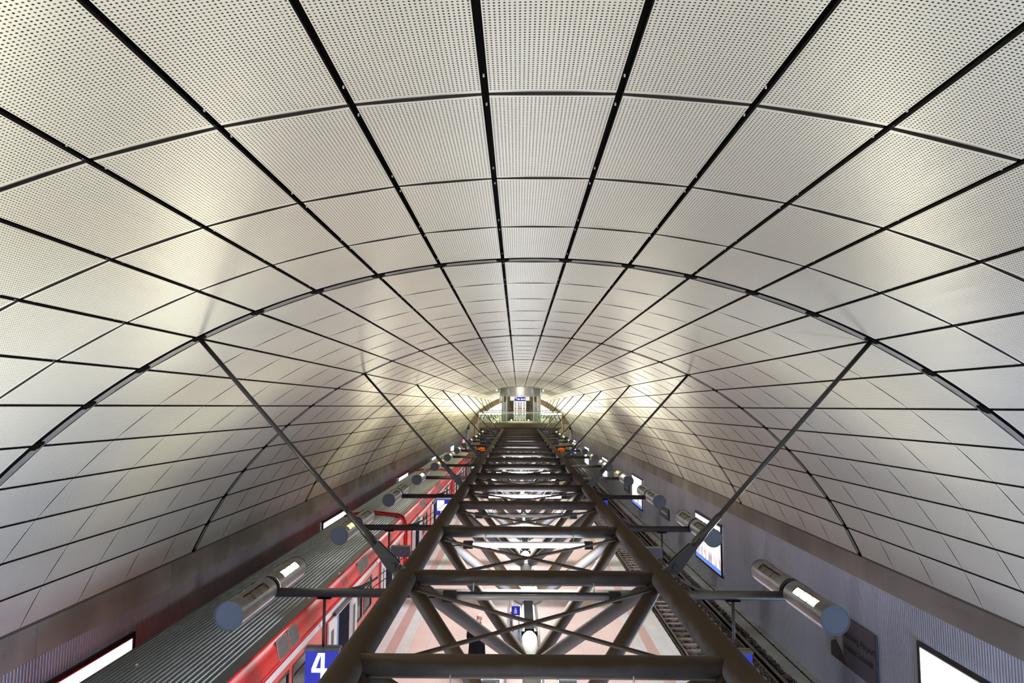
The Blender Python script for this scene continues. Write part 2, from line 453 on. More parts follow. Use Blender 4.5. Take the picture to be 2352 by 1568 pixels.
# ------------------------------------------------------------------ truss
BK = [6.25]+[9.37+3.36*k for k in range(19)]
YT0, YT1 = 1.0, BK[-1]+1.0
ZT, ZB, HX = 5.16, 3.40, 1.665
truss = thing('roof_truss', 'long dark brown triangular tube truss running down the middle above the platform', 'truss', (0, 0, ZT))
TB = {}
for s_ in (-1, 1):
    mb = MB(); mb.tube((s_*HX, YT0, 0), (s_*HX, YT1, 0), .135, 24); mb.build('top_chord', 'steel', truss)
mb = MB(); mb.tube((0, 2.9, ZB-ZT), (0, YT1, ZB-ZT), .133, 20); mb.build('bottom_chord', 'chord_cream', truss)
mb = MB(); mb.tube((-HX, 0, 0), (HX, 0, 0), .098, 20)
cb = mb.build('cross_bar', 'steel', truss); cb.location.y = BK[0]
for y in [2.9]+BK[1:]:
    c = cb.copy(); COL.objects.link(c); c.location.y = y
NB = [4.57]+[(a+b_)/2 for a, b_ in zip(BK, BK[1:])]+[BK[-1]+1.4]
BB = [2.9]+BK
NB = [(a+b_)/2 for a, b_ in zip(BB, BB[1:])]
def diag(s_, dy):
    mb = MB(); p0 = Vector((s_*HX, 0, 0)); p1 = Vector((0, dy, ZB-ZT)); d = (p1-p0).normalized(); L = (p1-p0).length
    pts = [p0+d*.1, p0+d*.32, p1-d*.34, p1-d*.12]
    mb.path(pts, [.085, .095, .095, .06], 14)
    return mb
cache = {}
nd = 0
for i, y in enumerate(BB):
    for s_ in (-1, 1):
        for j in (i-1, i):
            if j < 0 or j >= len(NB): continue
            dy = round(NB[j]-y, 3); nd += 1
            if (s_, dy) in cache:
                c = cache[(s_, dy)].copy(); COL.objects.link(c); c.location.y = y
            else:
                o = diag(s_, dy).build('diagonal', 'steel', truss); o.location.y = y; cache[(s_, dy)] = o
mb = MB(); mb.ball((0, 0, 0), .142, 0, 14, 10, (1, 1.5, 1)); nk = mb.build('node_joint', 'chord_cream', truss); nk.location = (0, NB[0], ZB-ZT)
for y in NB[1:]:
    c = nk.copy(); COL.objects.link(c); c.location = (0, y, ZB-ZT)
for y0, y1 in zip(BB, BB[1:]):
    for s_ in (-1, 1):
        mb = MB(); mb.tube((s_*HX*.97, y0+.1, -.09-.02*(s_ > 0)), (-s_*HX*.97, y1-.1, -.09-.02*(s_ > 0)), .024, 8)
        mb.build('bracing_rod', 'steel', truss)
ARMY = [6.05+6.72*i for i in range(17)]
for y in ARMY:
    if y > YT1: break
    mb = MB(); mb.box(-.083, .083, y-.3, y+1.72, ZB-ZT+.10, ZB-ZT+.16); mb.box(-.138, .138, y-.33, y-.28, ZB-ZT-.05, ZB-ZT+.12)
    mb.build('cable_tray', 'black', truss)

# ------------------------------------------------------------------ fluorescent fixtures under the cross bars
ZF = 7.4-2.455
for i, y in enumerate(BK):
    on = (i % 2 == 0) and i > 0
    if i > 16: break
    yy = y-.13
    w = 'unlit' if not on else 'glowing white'
    lab = '%s twin tube batten under the %s truss cross bar' % (w, ORD[i] if i < 16 else 'farthest')
    t = thing('fluorescent_light', lab, 'light', (0, yy, ZF), group='tube battens under the truss')
    mb = MB(); mb.box(-1.07, 1.03, -.022, .022, .045, .065); mb.build('housing', 'blackmetal' if not on else 'alu', t)
    mb = MB(); mb.tube((-1.02, 0, 0), (.98, 0, 0), .036, 14); tb = mb.build('tube', 'tube' if on else 'tube_off', t)
    for x0, x1 in ((-1.17, -1.0), (.97, 1.12)):
        mb = MB(); mb.box(x0, x1, -.055, .055, -.05, .075); mb.build('end_cap', 'blackmetal', t)
    for x in (-.78, .78):
        mb = MB(); mb.tube((x, 0, .07), (x, .06, .2), .009, 6); mb.build('hanger', 'alu', t)
    mb = MB(); mb.path([(-1.17, 0, 0), (-1.25, 0, .0), (-1.38, .02, -.012), (-1.5, .04, .01), (-1.62, .08, .09)], .008, 6); mb.build('cable', 'black', t)

# ------------------------------------------------------------------ arms, stays and drum lamps
XL, ZA = 4.70, 4.07
onL = {0: (1, 1), 1: (0, 1), 2: (2, 0), 3: (0, 0), 4: (1, 0), 5: (2, 2), 6: (1, 2), 7: (1, 0), 8: (0, 1), 9: (1, 0)}
onR = {0: (0, 0), 1: (1, 0), 2: (0, 0), 3: (0, 0), 4: (1, 2), 5: (1, 1), 6: (2, 0), 7: (0, 0), 8: (1, 1), 9: (1, 0), 10: (1, 1), 11: (1, 1)}
def half_lamp(t, y0, y1, state, side):
    r = .22
    mb = MB(); n = 40
    def pt(a, rr, y): return (rr*sin(a)*side, y, rr*cos(a))   # a measured from the top, positive = outward
    hv = {1: 'lamp_housing'}
    # ring segments: underside panel is a separate light sheet
    a_under0, a_under1 = radians(112), radians(248)
    apers = [(radians(-62), radians(-22)), (radians(8), radians(48))]
    yA, yB = (y0+y1)/2-.45, (y0+y1)/2+.45
    segs = 72
    for i in range(segs):
        a0 = 2*pi*i/segs-pi/2; a1 = a0+2*pi/segs; am = (a0+a1)/2
        aa = am % (2*pi)
        if a_under0 < aa < a_under1: continue
        ams = am if am <= pi else am-2*pi
        isap = any(p < ams < q for p, q in apers)
        bands = [(y0, y1)] if not isap else [(y0, yA), (yB, y1)]
        for ya, yb in bands:
            mb.quadf([pt(a0, r, ya), pt(a1, r, ya), pt(a1, r, yb), pt(a0, r, yb)], 0, True)
    for yy in (y0, y1):
        mb.quadf([pt(2*pi*i/40, r-.01, yy) for i in range(40)], 0)
    h = mb.build('housing', 'lampbody', t); weld(h)
    mb = MB()
    for i in range(24):
        a0 = a_under0+(a_under1-a_under0)*i/24; a1 = a_under0+(a_under1-a_under0)*(i+1)/24
        mb.quadf([pt(a0, r-.006, y0+.01), pt(a1, r-.006, y0+.01), pt(a1, r-.006, y1-.01), pt(a0, r-.006, y1-.01)], 0, True)
    u = mb.build('underside_sheet', 'lampunder', t); u['label'] = 'pale lilac lower sheet'
    for j, (p, q) in enumerate(apers):
        mb = MB(); em = {0: 'louvre', 1: 'warm' if j == 0 else 'warm_dim', 2: 'warm_dim'}[state]
        for i in range(6):
            a0 = p+(q-p)*i/6; a1 = p+(q-p)*(i+1)/6
            mb.quadf([pt(a0, r-.02, yA), pt(a1, r-.02, yA), pt(a1, r-.02, yB), pt(a0, r-.02, yB)], 0, True)
        for ff in (0, 1/3, 2/3, 1):
            yy = yA+(yB-yA)*ff
            mb.quadf([pt(p, r-.021, yy-.006), pt(q, r-.021, yy-.006), pt(q, r, yy), pt(p, r, yy)], 1)
        o = mb.build('aperture', [em, 'louvre'], t)
        if state == 1 and j == 0: o['label'] = 'glowing warm opening'
for i, y in enumerate(ARMY):
    if y > 119: break
    near = ('closest of all, below the picture' if i == 0 else 'first from the camera' if i == 1 else ORD[i-1]+' from the camera')
    arm = thing('lamp_arm', 'dark horizontal pipe arm crossing the truss, %s' % near, 'pipe arm', (0, y, ZA), group='pipe arms crossing the truss')
    mb = MB(); mb.tube((-XL+.12, 0, 0), (XL-.12, 0, 0), .08, 16); mb.build('pipe', 'steel_arm', arm)
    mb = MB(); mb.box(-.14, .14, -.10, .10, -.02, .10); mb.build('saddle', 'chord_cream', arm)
    for s_ in (-1, 1):
        for dx, dz in ((0, .07), (.17, .05)):
            mb = MB(); mb.tube((s_*(3.02-dx), .02, dz), (s_*(1.70+dx*.1), .02, ZT-ZA-.08-dx*.8), .0085, 6, 0, None)
            mb.build('stay_rod', 'blackmetal', arm)
        mb = MB(); mb.path([(s_*3.25, 0, .07), (s_*3.0, 0, .10), (s_*2.7, 0, .27)], [.012, .035, .012], 8); mb.build('stay_bracket', 'steel_arm', arm)
    for s_, onm, sn in ((-1, onL, 'left'), (1, onR, 'right')):
        st_ = onm.get(i, (1, 1))
        desc = {(0, 0): 'both halves dark', (1, 1): 'both halves glowing', (1, 0): 'near half glowing', (0, 1): 'far half glowing'}.get(tuple(1 if q else 0 for q in st_))
        t = thing('drum_uplight', 'grey drum uplight on the %s row, %s, %s' % (sn, near, desc), 'lamp', (s_*XL, y, ZA+.06), group='cylindrical uplights on the %s row' % sn)
        half_lamp(t, -1.62, -.09, st_[0], s_); half_lamp(t, .09, 1.62, st_[1], s_)
        mb = MB(); mb.tube((0, -.10, 0), (0, .10, 0), .17, 28); mb.build('collar', 'black', t)
        for yy, d in ((-1.62, -1), (1.62, 1)):
            mb = MB(); rings = []
            for rr, dy in ((.226, 0), (.226, .022), (.214, .022), (.209, .010), (.0015, .007)):
                rings.append([(rr*cos(2*pi*k/40), yy+d*dy, rr*sin(2*pi*k/40)) for k in range(40)])
            mb.loft(rings, 0, False); mb.build('end_cap', 'lampcap', t)

# ------------------------------------------------------------------ tie rods from the arch ribs to the truss chords
ri = 0
AT = DA*5.5
for k in range(0, 12):
    y = ring0+bay*k
    if y > 118: break
    for s_, sn in ((-1, 'left'), (1, 'right')):
        top = Vector((s_*R*sin(AT), y, ZC+R*cos(AT))); node = Vector((s_*HX, y, ZT)) if y < 71 else Vector((s_*3.2, y, 5.4))
        d = (node-top).normalized(); L = (node-top).length
        t = thing('tie_rod', 'dark sloping tie rod from the vault to the %s chord, %s in its row' % (sn, ORD[k]), 'tie rod', tuple(top), group='tie rods on the %s side' % sn)
        P = lambda s: d*s
        mb = MB(); mb.tube(P(0), P(L-.62), .031, 12); mb.build('rod', 'rod', t)
        mb = MB(); mb.path([P(L-1.15), P(L-1.10), P(L-.86), P(L-.82), P(L-.60)], [.032, .044, .046, .055, .062], 12); mb.build('sleeve', 'rod', t)
        u = Vector((0, 1, 0)); w = d.cross(u).normalized()
        mb = MB()
        for dy in (-.045, .03):
            prof = []
            for a, rr in ((L-.62, .052), (L-.45, .066), (L-.30, .085)): prof.append((a, rr))
            pts = [P(a)+w*rr for a, rr in prof]+[P(L-.24+.09*sin(tt))+w*(.09*cos(tt)) for tt in [pi*q/8 for q in range(1, 8)]]+[P(a)-w*rr for a, rr in reversed(prof)]
            f0 = [p+u*dy for p in pts]; f1 = [p+u*(dy+.018) for p in pts]
            mb.loft([f0, f1], 0, False)
        mb.build('clevis', 'rod', t)
        mb = MB(); mb.tube(P(L-.24)-u*.075, P(L-.24)+u*.075, .035, 10); mb.build('pin', 'rod', t)
        mb = MB(); pl = [P(L-.30)+w*.04, P(L-.30)-w*.04, P(L-.10)-w*.10, P(L-.10)+w*.10]
        mb.loft([[p-u*.012 for p in pl], [p+u*.012 for p in pl]], 0, False); mb.build('gusset_plate', 'lampbody', t)

# ------------------------------------------------------------------ wall billboards and station signs
m, nt, b = nodes('poster_print'); setp(b, (.02, .02, .02), .4)
tc = N(nt, 'ShaderNodeTexCoord'); sg = N(nt, 'ShaderNodeSeparateXYZ'); nt.links.new(tc.outputs['Object'], sg.inputs[0])
nn = ramp(nt, noise(nt, 1.0, 4, sc=(1, 6, 1.4)), .42, .62)
n2 = ramp(nt, noise(nt, 1.0, 3, sc=(1, 3, .8)), .45, .6)
c1 = mixc(nt, nn, (1, 1, 1), (.62, .25, .12)); c1 = mixc(nt, mth(nt, 'MULTIPLY', n2, .6), c1, (.12, .22, .45))
lowf = ramp(nt, sg.outputs[2], 1.25, .55)
c2 = mixc(nt, lowf, (1, 1, 1), c1)
nt.links.new(c2, b.inputs['Emission Color']); b.inputs['Emission Strength'].default_value = 1.45
emit('poster_blue', (.10, .22, .85), 1.2); emit('poster_pink', (1., .25, .35), 1.6)
def billboard(x, y0, y1, z0, z1, label, kind, side):
    t = thing('billboard', label, 'billboard', (x, y0, z0), group='backlit billboards on the %s wall' % ('right' if side > 0 else 'left'))
    W, H = y1-y0, z1-z0; s_ = side
    X = lambda a, b_: (min(-s_*a, -s_*b_), max(-s_*a, -s_*b_))
    mb = MB(); w = .09
    for ya, yb, za, zb in ((-w, W+w, H, H+w), (-w, W+w, -w, 0), (-w, 0, 0, H), (W, W+w, 0, H)):
        a, b_ = X(-.03, .035); mb.box(a, b_, ya, yb, za, zb)
    mb.build('frame', 'blackmetal', t)
    mb = MB()
    for ya, yb, za, zb in ((-.02, W+.02, H-.03, H+.0), (-.02, 0.03, 0, H), (W-.03, W+.02, 0, H)):
        a, b_ = X(.0, .03); mb.box(a, b_, ya, yb, za, zb)
    mb.build('bezel', 'alu', t)
    mb = MB(); a, b_ = X(-.02, .012); mb.box(a, b_, .01, W-.01, .01, H-.01)
    em = {'white': 'poster' if side > 0 else 'poster_left', 'print': 'poster_print', 'pink': 'poster_pink'}[kind]
    p = mb.build('lit_poster', em, t)
    if kind == 'print':
        mb = MB(); a, b_ = X(.005, .016); mb.box(a, b_, .02, W-.02, .02, .20); q = mb.build('poster_strip', 'poster_blue', t); q['label'] = 'blue strip along the foot'
    if kind == 'white':
        mb = MB()
        for q in range(5):
            ya = W*(.5+.1*q); mb.path([(-s_*.014, ya, H*.55+.1*q), (-s_*.016, ya+.12, H*.62), (-s_*.014, ya+.3, H*(.9-.08*q))], .006, 5)
        mb.build('poster_drawing', 'poster_faint', t)
    return t
emit('poster_faint', (.55, .70, .95), 1.0)
XW = XS
RB = [(12.2, 16.6, 'white', 'blank glowing billboard on the ribbed right wall at the lower right corner'),
      (32.35, 36.85, 'print', 'tall backlit billboard with a blue foot on the right wall, behind the second uplight'),
      (52.5, 57.0, 'print', 'backlit billboard with a blue foot behind the third right uplight'),
      (72.4, 76.9, 'print', 'backlit billboard fourth along the right wall, crossed by a pipe arm'),
      (92.4, 96.9, 'white', 'blank backlit billboard fifth along the right wall'), (112., 116.4, 'print', 'farthest backlit billboard on the right wall')]
for y0, y1, k, l in RB: billboard(XW-.02, y0, y1, -.19, 1.98, l, k, 1)
LB = [(11.95, 16.4, 'white', 'blank glowing billboard above the train roof at the lower left corner'),
      (32.0, 36.45, 'white', 'white backlit billboard beside the second left uplight above the train'),
      (51.9, 56.4, 'white', 'white backlit billboard third along the left wall above the train'),
      (71.9, 76.3, 'white', 'white backlit billboard fourth along the left wall'),
      (91.9, 96.3, 'white', 'white backlit billboard fifth along the left wall'), (111.5, 116, 'pink', 'small pink lit billboard at the far end of the left wall')]
for y0, y1, k, l in LB: billboard(-XW+.02, y0, y1, -.1, 2.12, l, k, -1)
def wall_sign(y0, y1, z0, z1, lines, label, portrait=False, tm='signtext'):
    t = thing('station_sign', label, 'station name sign', (XW-.03, y0, z0))
    W, H = y1-y0, z1-z0
    mb = MB(); mb.box(-.012, .04, 0, W, 0, H); mb.build('board', 'signdark', t)
    if portrait:
        f = lambda pts, nm, mm, x=-.016: (lambda mb: (mb.loft([[(x, W*a, H*b_) for a, b_ in pts], [(-.011, W*a, H*b_) for a, b_ in pts]], 0, False), mb.build(nm, mm, t)))(MB())
        f([(.70, .02), (.995, .02), (.995, .98), (.70, .98)], 'photo_ground', 'photo_mid', -.014)
        f([(.66, .02), (.995, .02), (.995, .28), (.93, .36), (.86, .40), (.80, .33), (.72, .24)], 'coat_silhouette', 'photo_dark', -.018)
        f([(.955-.075+.06*cos(q*pi/8), .56+.17*sin(q*pi/8)) for q in range(16)], 'head_silhouette', 'signlight_dim', -.017)
        f([(.80, .62), (.96, .60), (.97, .70), (.93, .80), (.84, .80), (.80, .72)], 'hair_silhouette', 'photo_dark', -.0185)
    for i, (s_, size, fy) in enumerate(lines):
        o = text(s_, size, tm, t, 'lettering', .002, size*.02)
        o.matrix_local = Matrix(((0, 0, -1, -.016), (-1, 0, 0, W*(.36 if portrait else .5)), (0, 1, 0, H*fy), (0, 0, 0, 1)))
plain('signlight_dim', (.10, .09, .10), .5)
wall_sign(18.65, 21.25, .2, 1.55, [('Hamburg Airport', .27, .66), ('Helmut Schmidt', .25, .40)], 'dark station sign with two lines of lettering and a grey portrait on the wall', True)
wall_sign(43.45, 46.05, .45, 1.13, [('Hamburg Airport', .25, .5)], 'small dark name sign with one pale line, right wall beyond the second uplight', False, 'signlight')
wall_sign(58.6, 61.3, .25, .95, [('Hamburg Airport', .25, .5)], 'dim dark name sign on the right wall between the second and third billboards', False, 'signlight')

# ------------------------------------------------------------------ hanging platform signs
def hung(x, y, z, ztop, label, cat='platform sign', name='platform_sign', r=.027):
    t = thing(name, label, cat, (x, y, z))
    mb = MB(); mb.tube((0, 0, 0), (0, 0, ztop-z), r, 12); mb.build('post', 'steel_arm', t)
    mb = MB(); mb.box(-.12, .12, -.06, .06, ztop-z-.025, ztop-z); mb.build('mount', 'black', t)
    return t
def numsign(x, y, label, num):
    zt = 3.09; t = hung(x, y, zt, ZA-.075, label)
    mb = MB(); mb.box(-.29, .29, -.09, .09, -.74, 0); mb.build('panel', 'blue_lit', t)
    mb = MB(); mb.box(-.31, .31, -.11, .11, .02, .045); mb.box(-.31, .31, -.10, -.07, 0, .02); mb.box(-.31, .31, .07, .10, 0, .02); mb.box(-.3, .3, -.02, .02, 0, .06); mb.build('top_cap', 'lampbody', t)
    if num == '4':
        mb = MB()
        def pr(pts): mb.loft([[(a, -.097, b_) for a, b_ in pts], [(a, -.09, b_) for a, b_ in pts]], 0, False)
        # bold condensed figure four
        pr([(-.17, -.36), (.10, -.36), (.10, -.29), (-.17, -.29)])
        pr([(-.03+.02, -.46), (.055, -.46), (.055, -.03), (-.01, -.03)])
        pr([(-.17, -.29), (-.095, -.29), (.0, -.03), (-.065, -.03)])
        mb.build('figure_four', 'white_lit', t)
numsign(-3.655, ARMY[1], 'blue hanging sign with a white 4, under the left arm beside the red train', '4')
numsign(3.62, ARMY[1], 'blue hanging sign mostly hidden behind the right truss chord', '')
for s_, sn, x0, x1 in ((-1, 'left', .07, .60), (1, 'right', -.46, -.02)):
    t = hung(s_*3.74, ARMY[2], 3.1, ZA-.075, 'dark grey display box on a post under the second %s pipe arm' % sn, 'display box', 'display_box')
    mb = MB(); mb.box(x0, x1, -.1, .1, .2, .48); mb.build('casing', 'signdark', t)
    mb = MB(); mb.box(x0+.03, x1-.03, .1, .105, .22, .46); mb.build('screen', 'black', t)
t = hung(-2.95, ARMY[3], 3.4, ZA-.075, 'blue hanging sign with white figure shapes under the third left pipe arm')
mb = MB(); mb.box(-.28, .32, -.08, .08, 0, .56); mb.build('panel', 'blue_lit', t)
mb = MB(); mb.box(-.24, .02, -.088, -.08, .16, .53); mb.box(-.11, .14, -.09, -.08, .03, .40); mb.build('white_figure', 'white_lit', t)
mb = MB(); mb.box(-.28, .32, -.09, .09, .57, .62); mb.build('top_cap', 'alu', t)
t = hung(3.0, ARMY[3], 3.5, ZA-.075, 'blue hanging sign under the third right pipe arm')
mb = MB(); mb.box(-.3, .12, -.08, .08, 0, .45); mb.build('panel', 'blue_lit', t)
for s_, sn in ((-1, 'left'), (1, 'right')):
    t = hung(s_*2.62, ARMY[5], 4.36-.0, ZA+.02, 'green emergency exit sign hanging %s of the truss' % sn, 'exit sign', 'exit_sign', .015)
    t.location.z = 4.36-.9+.35
    mb = MB(); mb.box(-.2, .2, -.04, .04, .1, .30); mb.build('panel', 'green_lit', t)
    mb = MB(); mb.box(.06, .15, -.045, -.04, .13, .27)
    for p, q in (((-.10, .17), (-.04, .22)), ((-.04, .22), (-.02, .16)), ((-.04, .22), (-.06, .25)), ((-.05, .2), (-.12, .23)), ((-.06, .19), (-.02, .14))):
        mb.tube((p[0], -.045, p[1]), (q[0], -.045, q[1]), .012, 5)
    mb.build('running_figure', 'white_lit', t)
    t = hung(s_*2.62, ARMY[6], 3.4+.45, ZA-.02, 'train display with orange dots hanging %s of the truss' % sn, 'departure display', 'departure_display', .02)
    t.location.z = 4.36
    for c in t.children:
        if c.name.startswith(('post', 'mount')): c.location.z = -.35
    mb = MB(); mb.box(-.30, .30, -.12, .12, .08, .40); mb.build('casing', 'black', t)
    mb = MB(); random.seed(5)
    for r_ in range(5):
        for c_ in range(13):
            if random.random() < .35+.3*(abs(c_-6) < 4-r_*.6): mb.box(-.27+.042*c_, -.245+.042*c_, -.13, -.12, .11+.055*r_, .14+.055*r_)
    mb.build('lit_dots', 'orange_lit', t)

# ------------------------------------------------------------------ red train on the left track
def car(y0, L, label, n_seat):
    t = thing('train_car', label, 'train car', (0, y0, -.9), group='cars of the red train')
    dz = .9
    XO, XF = -4.92, -7.72
    dc = [3.1, 9.9, 16.6]
    wins, doors = [], []
    for c in dc:
        doors.append((c-.75, c+.75))
    for c in [-3.7]+dc:
        for a, b_ in ((1.62, 2.4), (2.70, 3.75), (4.10, 4.98)):
            if c+a > .5 and c+b_ < L-.5 and not any(d-1.55 < c+b_ and c+a < e+.8 for d, e in doors): wins.append((c+a, c+b_))
    wins = sorted(set(wins))
    body = MB()
    ops = sorted([(a, b_, 'w') for a, b_ in wins]+[(a, b_, 'd') for a, b_ in doors])
    Z = lambda z: z+dz
    for X_, both in ((XO, 1),):
        y = 0.
        for a, b_, k in ops+[(L, L, 'e')]:
            body.quadf([(X_, y, Z(-.75)), (X_, a, Z(-.75)), (X_, a, Z(2.10)), (X_, y, Z(2.10))], 0)
            if k == 'w':
                body.quadf([(X_, a, Z(-.75)), (X_, b_, Z(-.75)), (X_, b_, Z(1.05)), (X_, a, Z(1.05))], 0)
                body.quadf([(X_, a, Z(1.95)), (X_, b_, Z(1.95)), (X_, b_, Z(2.1)), (X_, a, Z(2.1))], 0)
            if k == 'd':
                body.quadf([(X_, a, Z(-.75)), (X_, b_, Z(-.75)), (X_, b_, Z(.02)), (X_, a, Z(.02))], 0)
                body.quadf([(X_, a, Z(2.0)), (X_, b_, Z(2.0)), (X_, b_, Z(2.1)), (X_, a, Z(2.1))], 0)
            y = b_
    body.quadf([(XF, 0, Z(-.75)), (XF, 0, Z(2.3)), (XF, L, Z(2.3)), (XF, L, Z(-.75))], 0)
    body.quadf([(XO, 0, Z(-.75)), (XF, 0, Z(-.75)), (XF, L, Z(-.75)), (XO, L, Z(-.75))], 1)
    # rounded cantrails
    cr = [(XO, 2.24), (XO-.015, 2.36), (XO-.045, 2.50), (XO-.085, 2.62), (XO-.15, 2.73), (XO-.18, 2.76)]
    for (xa, za), (xb, zb) in zip(cr, cr[1:]):
        body.quadf([(xa, 0, Z(za)), (xa, L, Z(za)), (xb, L, Z(zb)), (xb, 0, Z(zb))], 0, True)
        fa, fb = -12.64-xa, -12.64-xb
        body.quadf([(fa, 0, Z(za)), (fb, 0, Z(zb)), (fb, L, Z(zb)), (fa, L, Z(za))], 0, True)
    for yy in (0, L):
        body.quadf([(XO, yy, Z(-.75)), (XO, yy, Z(2.24)), (XO-.18, yy, Z(2.76)), (-6.32, yy, Z(2.88)), (XF+.18, yy, Z(2.76)), (XF, yy, Z(2.24)), (XF, yy, Z(-.75))], 2)
    bo_ = body.build('body', ['red', 'darkgap', 'darkgap'], t); weld(bo_)
    mb = MB(); mb.quadf([(XO, 0, Z(2.10)), (XO, L, Z(2.10)), (XO+.003, L, Z(2.243)), (XO+.003, 0, Z(2.243))])
    mb.quadf([(XO+.003, 0, Z(2.243)), (XO+.003, L, Z(2.243)), (XO-.01, L, Z(2.25)), (XO-.01, 0, Z(2.25))]); o = mb.build('stripe', 'stripe', t); o['label'] = 'pale grey stripe above the windows'
    # corrugated roof
    mb = MB(); nR = 25; xa, xb = XO-.18, XF+.18; prof = []
    for q in range(nR*8+1):
        f = q/(nR*8); x = xa+(xb-xa)*f; base = 2.765+.115*sin(pi*f)**.8
        ph = (q % 8)/8
        rz_ = .0
        if .06 < f < .94: rz_ = (.019 if .15 < ph < .55 else 0)
        prof.append((x, base+rz_))
    for (x0, z0), (x1, z1) in zip(prof, prof[1:]):
        mb.quadf([(x0, 0, Z(z0)), (x0, L, Z(z0)), (x1, L, Z(z1)), (x1, 0, Z(z1))], 0, False)
    mb.build('roof', 'roofmetal', t)
    mb = MB(); random.seed(int(y0))
    for q in range(10):
        x = xa+(xb-xa)*random.random(); yy = L*random.random(); mb.box(x, x+.03, yy, yy+.05, Z(2.80+.08*sin(pi*(x-xa)/(xb-xa))), Z(2.83+.08*sin(pi*(x-xa)/(xb-xa))))
    mb.build('roof_fixings', 'bolt', t)
    for yy in (.0, L):   # red weather hoop round the car end
        mb = MB(); e = .028
        pts = [(XO+e, Z(-.6)), (XO+e, Z(2.25)), (XO-.03, Z(2.5)), (XO-.12, Z(2.72)), (XO-.3, Z(2.83)), (-6.32, Z(2.945)), (XF+.3, Z(2.83)), (XF, Z(2.5)), (XF, Z(2.2))]
        mb.path([(x, yy+(.05 if yy == 0 else -.05), z) for x, z in pts], .038, 8); o = mb.build('end_hoop', 'redtrim', t)
    for gy in (4.95, 11.95):
        for q in range(2):
            a = gy+q*.68; mb = MB()
            p = lambda yy, f, o_: (XO-.02-.085*f+o_, yy, Z(2.34+.36*f)+o_*.3)
            mb.loft([[p(a, 0, .012), p(a+.6, 0, .012), p(a+.6, .5, .022), p(a+.6, 1, .012), p(a, 1, .012), p(a, .5, .022)], [p(a, 0, -.03), p(a+.6, 0, -.03), p(a+.6, .5, -.03), p(a+.6, 1, -.03), p(a, 1, -.03), p(a, .5, -.03)]], 0, False)
            g = mb.build('vent_grille', 'grille', t)
            mb = MB()
            cs = [p(a, 0, .014), p(a+.6, 0, .014), p(a+.6, 1, .014), p(a, 1, .014)]
            for u_, v_ in zip(cs, cs[1:]+cs[:1]): mb.tube(u_, v_, .007, 5)
            for w_ in range(1, 8):
                f = w_/8; mb.tube(p(a, f, .016+.008*sin(pi*f)), p(a+.6, f, .016+.008*sin(pi*f)), .004, 4)
            mb.build('grille_frame', 'grilleframe', g)
    for a, b_ in wins:
        mb = MB()
        for ya, yb, za, zb in ((a-.035, a+.02, 1.03, 1.97), (b_-.02, b_+.035, 1.03, 1.97), (a, b_, 1.93, 1.97), (a, b_, 1.03, 1.07), (a, b_, 1.68, 1.71)):
            mb.box(XO-.03, XO+.012, ya, yb, Z(za), Z(zb))
        w_ = mb.build('window', 'frameblack', t)
        mb = MB(); mb.box(XO-.022, XO-.014, a, b_, Z(1.05), Z(1.95)); mb.build('pane', 'carglass', w_)
    for c in dc:
        for s_ in (-1, 1):
            a, b_ = (c-1.52, c-.76) if s_ < 0 else (c+.76, c+1.52)
            wa = (a+b_)/2-.02+(-.02 if s_ < 0 else .04); hw = .14
            mb = MB()
            for ya, yb, za, zb in ((a, wa-hw, .02, 2.04), (wa+hw, b_, .02, 2.04), (wa-hw, wa+hw, .02, .55), (wa-hw, wa+hw, 1.78, 2.04)):
                mb.box(XO+.015, XO+.06, ya, yb, Z(za), Z(zb))
            d = mb.build('door', 'whitepaint', t); d['label'] = 'white sliding door leaf'
            mb = MB(); n_ = 10
            rr = [(wa+hw*cos(pi*q/n_), 1.66+.14*sin(pi*q/n_)) for q in range(n_+1)]+[(wa-hw*cos(pi*q/n_), .68-.14*sin(pi*q/n_)) for q in range(n_+1)]
            mb.loft([[(XO+.05, y_, Z(z_)) for y_, z_ in rr], [(XO+.055, y_, Z(z_)) for y_, z_ in rr]], 0, False); mb.build('door_pane', 'frameblack', d)
        mb = MB(); mb.box(XO, XO+.09, c-1.0, c+.75, Z(2.06), Z(2.14), 0); mb.box(XO+.01, XO+.10, c-1.0, c+.75, Z(2.035), Z(2.062), 1); mb.build('door_track', ['frameblack', 'alu'], t)
        mb = MB(); mb.box(-5.75, XO-.27, c+.79, c+.83, Z(.02), Z(2.0)); mb.tube((-5.3, c+.70, Z(.05)), (-5.3, c+.70, Z(1.95)), .018, 8); mb.build('vestibule_partition', 'doorblue', t)
        mb = MB(); mb.box(XO-.27, XO-.005, c+.755, c+.86, Z(.02), Z(2.05)); mb.build('door_post', 'frameblack', t)
        mb = MB(); mb.box(XO-.12, XO-.005, c-.86, c-.755, Z(.02), Z(2.05)); mb.build('door_post', 'frameblack', t)
        mb = MB(); mb.ball((XO-.01, c+.80, Z(1.35)), .014, 0, 8, 6); mb.ball((XO-.01, c+.80, Z(1.25)), .014, 0, 8, 6); mb.build('door_button', 'green_lit', t)
        mb = MB(); mb.ball((XO+.02, c-2.15, Z(2.175)), .05, 0, 10, 8, (.4, 1, .9)); mb.build('marker_lamp', 'whitepaint', t)
    mb = MB(); a, b_ = .2, L-.2
    mb.quadf([(XF+.08, a, Z(.02)), (XO-.02, a, Z(.02)), (XO-.02, b_, Z(.02)), (XF+.08, b_, Z(.02))])
    mb.quadf([(XF+.08, a, Z(.02)), (XF+.08, b_, Z(.02)), (XF+.08, b_, Z(2.08)), (XF+.08, a, Z(2.08))])
    mb.quadf([(XF+.08, a, Z(2.08)), (XF+.08, b_, Z(2.08)), (XO-.02, b_, Z(2.08)), (XO-.02, a, Z(2.08))])
    mb.build('interior_lining', 'interior', t)
    mb = MB()
